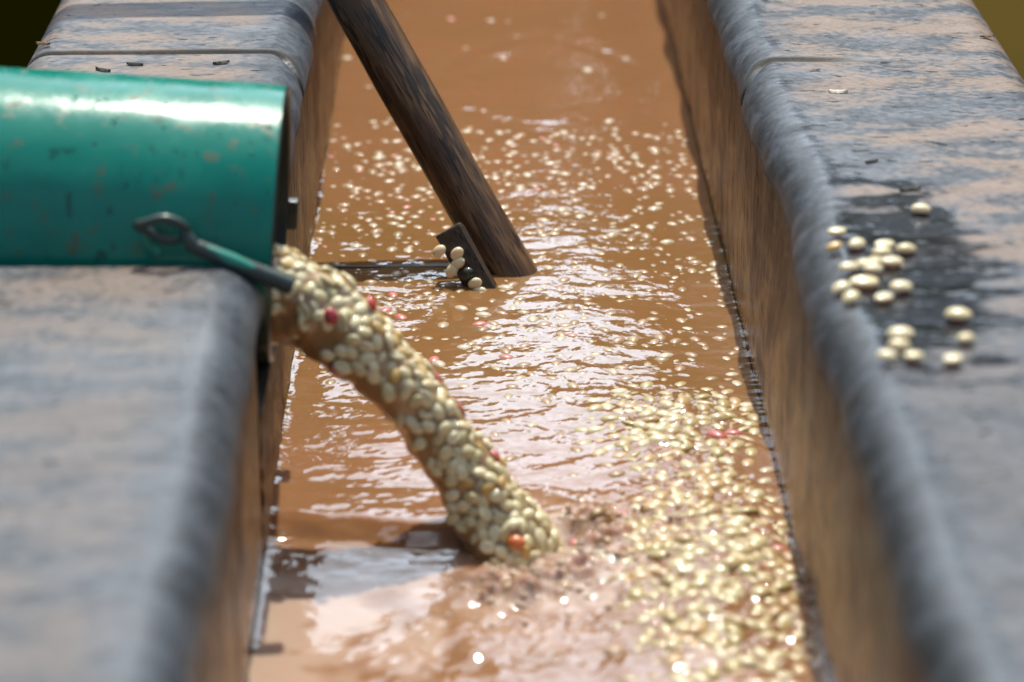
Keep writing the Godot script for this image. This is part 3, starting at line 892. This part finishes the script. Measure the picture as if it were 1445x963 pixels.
func build_floating() -> void:
	var near := []; var all := []
	var tries := 0
	var grid := {}
	var patch := noise(0.02, 91, 3)
	while tries < 110000:
		tries += 1
		var z := rng.randf_range(-2.15, -1.0); var x := rng.randf_range(-0.094, 0.143)
		# how thickly beans lie here
		var q := 0.0
		if z < -1.38: q = 0.6 * ss(-1.88, -1.62, z) * ss(-1.30, -1.42, z) + 0.001
		q *= 0.45 + 1.1 * ss(-0.3, 0.3, patch.get_noise_2d(x * 700.0, z * 1000.0))
		var h1 := exp(-pow((x - 0.102) / 0.034, 2) - pow((z + 1.325) / 0.042, 2)); var h2 := exp(-pow((x - 0.110) / 0.030, 2) - pow((z + 1.155) / 0.085, 2))
		var h3 := exp(-pow((x - 0.06) / 0.05, 2) - pow((z + 1.325) / 0.03, 2)); var h4 := exp(-pow((x - 0.04) / 0.025, 2) - pow((z + 1.18) / 0.03, 2))
		q = maxf(q, maxf(maxf(h1 * 1.2, h2 * 1.7), maxf(h3 * 0.15, h4 * 0.12)))
		if rng.randf() > q: continue
		var shoal := maxf(h1, h2)
		var sep := lerpf(0.0060, 0.0055, ss(0.15, 0.6, shoal))
		var key := Vector2i(int(floor(x / 0.012)), int(floor(z / 0.012)))
		var ok := true
		for gx in range(-1, 2):
			for gz in range(-1, 2):
				for s in grid.get(key + Vector2i(gx, gz), []):
					if (s as Vector2).distance_to(Vector2(x, z)) < sep: ok = false
		if not ok: continue
		if not grid.has(key): grid[key] = []
		grid[key].append(Vector2(x, z))
		# keep clear of the stream's foot and of the rake
		if Vector2(x - 0.01, z + 1.2).length() < 0.032: continue
		if Vector2(x - 0.02, z + 1.562).length() < 0.02: continue
		var sunk := lerpf(-0.00238, -0.0020, ss(0.1, 0.7, shoal)) + rng.randf_range(-0.0009, 0.0009)
		var tip := rng.randf_range(-0.15, 0.15) + (rng.randf_range(-0.6, 0.6) if shoal > 0.25 else 0.0)
		var tf := Transform3D(lie(Vector3.UP if shoal < 0.25 or rng.randf() < 0.7 else Vector3.DOWN, rng.randf() * TAU, tip), Vector3(x, water_y(x, z) + sunk, z))
		if shoal < 0.12: tf.basis = tf.basis.scaled_local(Vector3.ONE * rng.randf_range(0.6, 0.95))
		all.append([tf, shoal, z, h2 > h1])
	all.sort_custom(func(a, b): return a[1] + a[2] * 0.2 > b[1] + b[2] * 0.2)
	var k := 0
	var rest := []; var heap_rest := []
	for s in all:
		if s[1] > 0.3 and k < 118:
			k += 1
			var o := put_bean(s[0].origin, s[0].basis, "wet bean in the large shoal against the right wall, near the stream's foot" if s[3] else "wet bean in the farther, flatter shoal along the right wall", "beans in the near shoal" if s[3] else "beans in the farther shoal", bean_mats[[5, 6, 7, 2, 7][k % 5]])
		elif s[1] > 0.12: heap_rest.append(s[0])
		else: rest.append(s[0])
	mass("floating_beans", rest, "pale beans and red husks scattered over the brown water", "coffee beans", [Color(0.38, 0.28, 0.16), Color(0.32, 0.20, 0.10), Color(0.48, 0.40, 0.28), Color(0.29, 0.18, 0.08), Color(0.36, 0.22, 0.12), Color(0.50, 0.14, 0.12)], 0.25)
	mass("shoal_beans", heap_rest, "more beans along the edges of the two shoals", "coffee beans", [Color(0.48, 0.38, 0.20), Color(0.40, 0.31, 0.14), Color(0.54, 0.46, 0.28), Color(0.42, 0.34, 0.15), Color(0.46, 0.30, 0.14), Color(0.46, 0.12, 0.10)], 0.35)
	print("beans ", bean_count, " rest ", rest.size(), " heap ", heap_rest.size())

func build_small() -> void:
	# splashes thrown up round the foot of the stream
	var drop := mat(Color(0.58, 0.43, 0.31), 0.05, 1.0, 0.03)
	var dm := SphereMesh.new(); dm.radius = 0.001; dm.height = 0.002; dm.radial_segments = 12; dm.rings = 6
	var mm := MultiMesh.new()
	mm.transform_format = MultiMesh.TRANSFORM_3D
	mm.mesh = dm
	mm.instance_count = 420
	for k in 420:
		var a := rng.randf_range(-0.9, 2.3); var d := 0.024 + absf(rng.randfn(0.0, 0.028))
		var x := 0.022 + cos(a) * d; var z := -1.192 + sin(a) * d
		mm.set_instance_transform(k, Transform3D(Basis().scaled(Vector3.ONE * (pow(rng.randf(), 3.0) * 1.7 + 0.3)), Vector3(x, water_y(x, z) + (rng.randf_range(0.0, 0.016) * exp(-d / 0.06) if k % 4 == 0 else 0.0), z)))
	var o := MultiMeshInstance3D.new()
	o.multimesh = mm
	o.material_override = drop
	o.name = "splash_drops"
	add_child(o, true)
	tag(o, "muddy drops splashing round the foot of the bean stream", "splash", "", "stuff")
	# crumbs of leaf and dirt that lie on the wall tops
	var at := [Vector2(0.1950, -1.3282), Vector2(0.2078, -1.2842), Vector2(0.1931, -1.4478), Vector2(0.2905, -1.5562), Vector2(-0.2015, -1.4952), Vector2(-0.1854, -1.5062), Vector2(-0.1384, -1.5083), Vector2(-0.2417, -1.5487)]
	var said := ["dark wet leaf crumb on the right wall, beyond the lone bean", "long dark leaf crumb on the right wall top, nearest the puddle", "whitish husk flake alone on the far part of the right wall", "brown crumb near the outer edge of the right wall", "dark leaf crumb just behind the pipe, leftmost on the far left wall", "dark curled crumb behind the pipe, second from the left", "dark crumb behind the pipe, nearest the channel", "brown crumb beyond the groove on the far left wall"]
	for k in at.size():
		var fn := noise(0.5, 500 + k, 2)
		var flake := sheet(9, 5, func(i: int, j: int):
			var u := i / 4.0 - 1.0; var v := j / 2.0 - 1.0
			var wide := sqrt(maxf(0.0, 1.0 - u * u)) * (0.7 + 0.4 * fn.get_noise_2d(i, 3.0))
			return Vector3(u * 0.0048, 0.0012 * (1.0 - v * v) + 0.0007 * fn.get_noise_2d(i, j * 2.0), v * wide * 0.0024), true)
		var c := Color(0.62, 0.58, 0.50) if k == 2 else (Color(0.11, 0.06, 0.03) if k in [3, 7] else Color(0.022, 0.026, 0.02))
		var fo := obj("leaf_crumb", flake, mat(c, 0.75))
		fo.transform = Transform3D(Basis(Vector3.UP, rng.randf_range(-0.5, 0.5)).scaled_local(Vector3.ONE * rng.randf_range(0.7, 1.2)), Vector3(at[k].x, TOP + 0.0004, at[k].y))
		tag(fo, said[k], "leaf crumb", "crumbs on the wall tops")
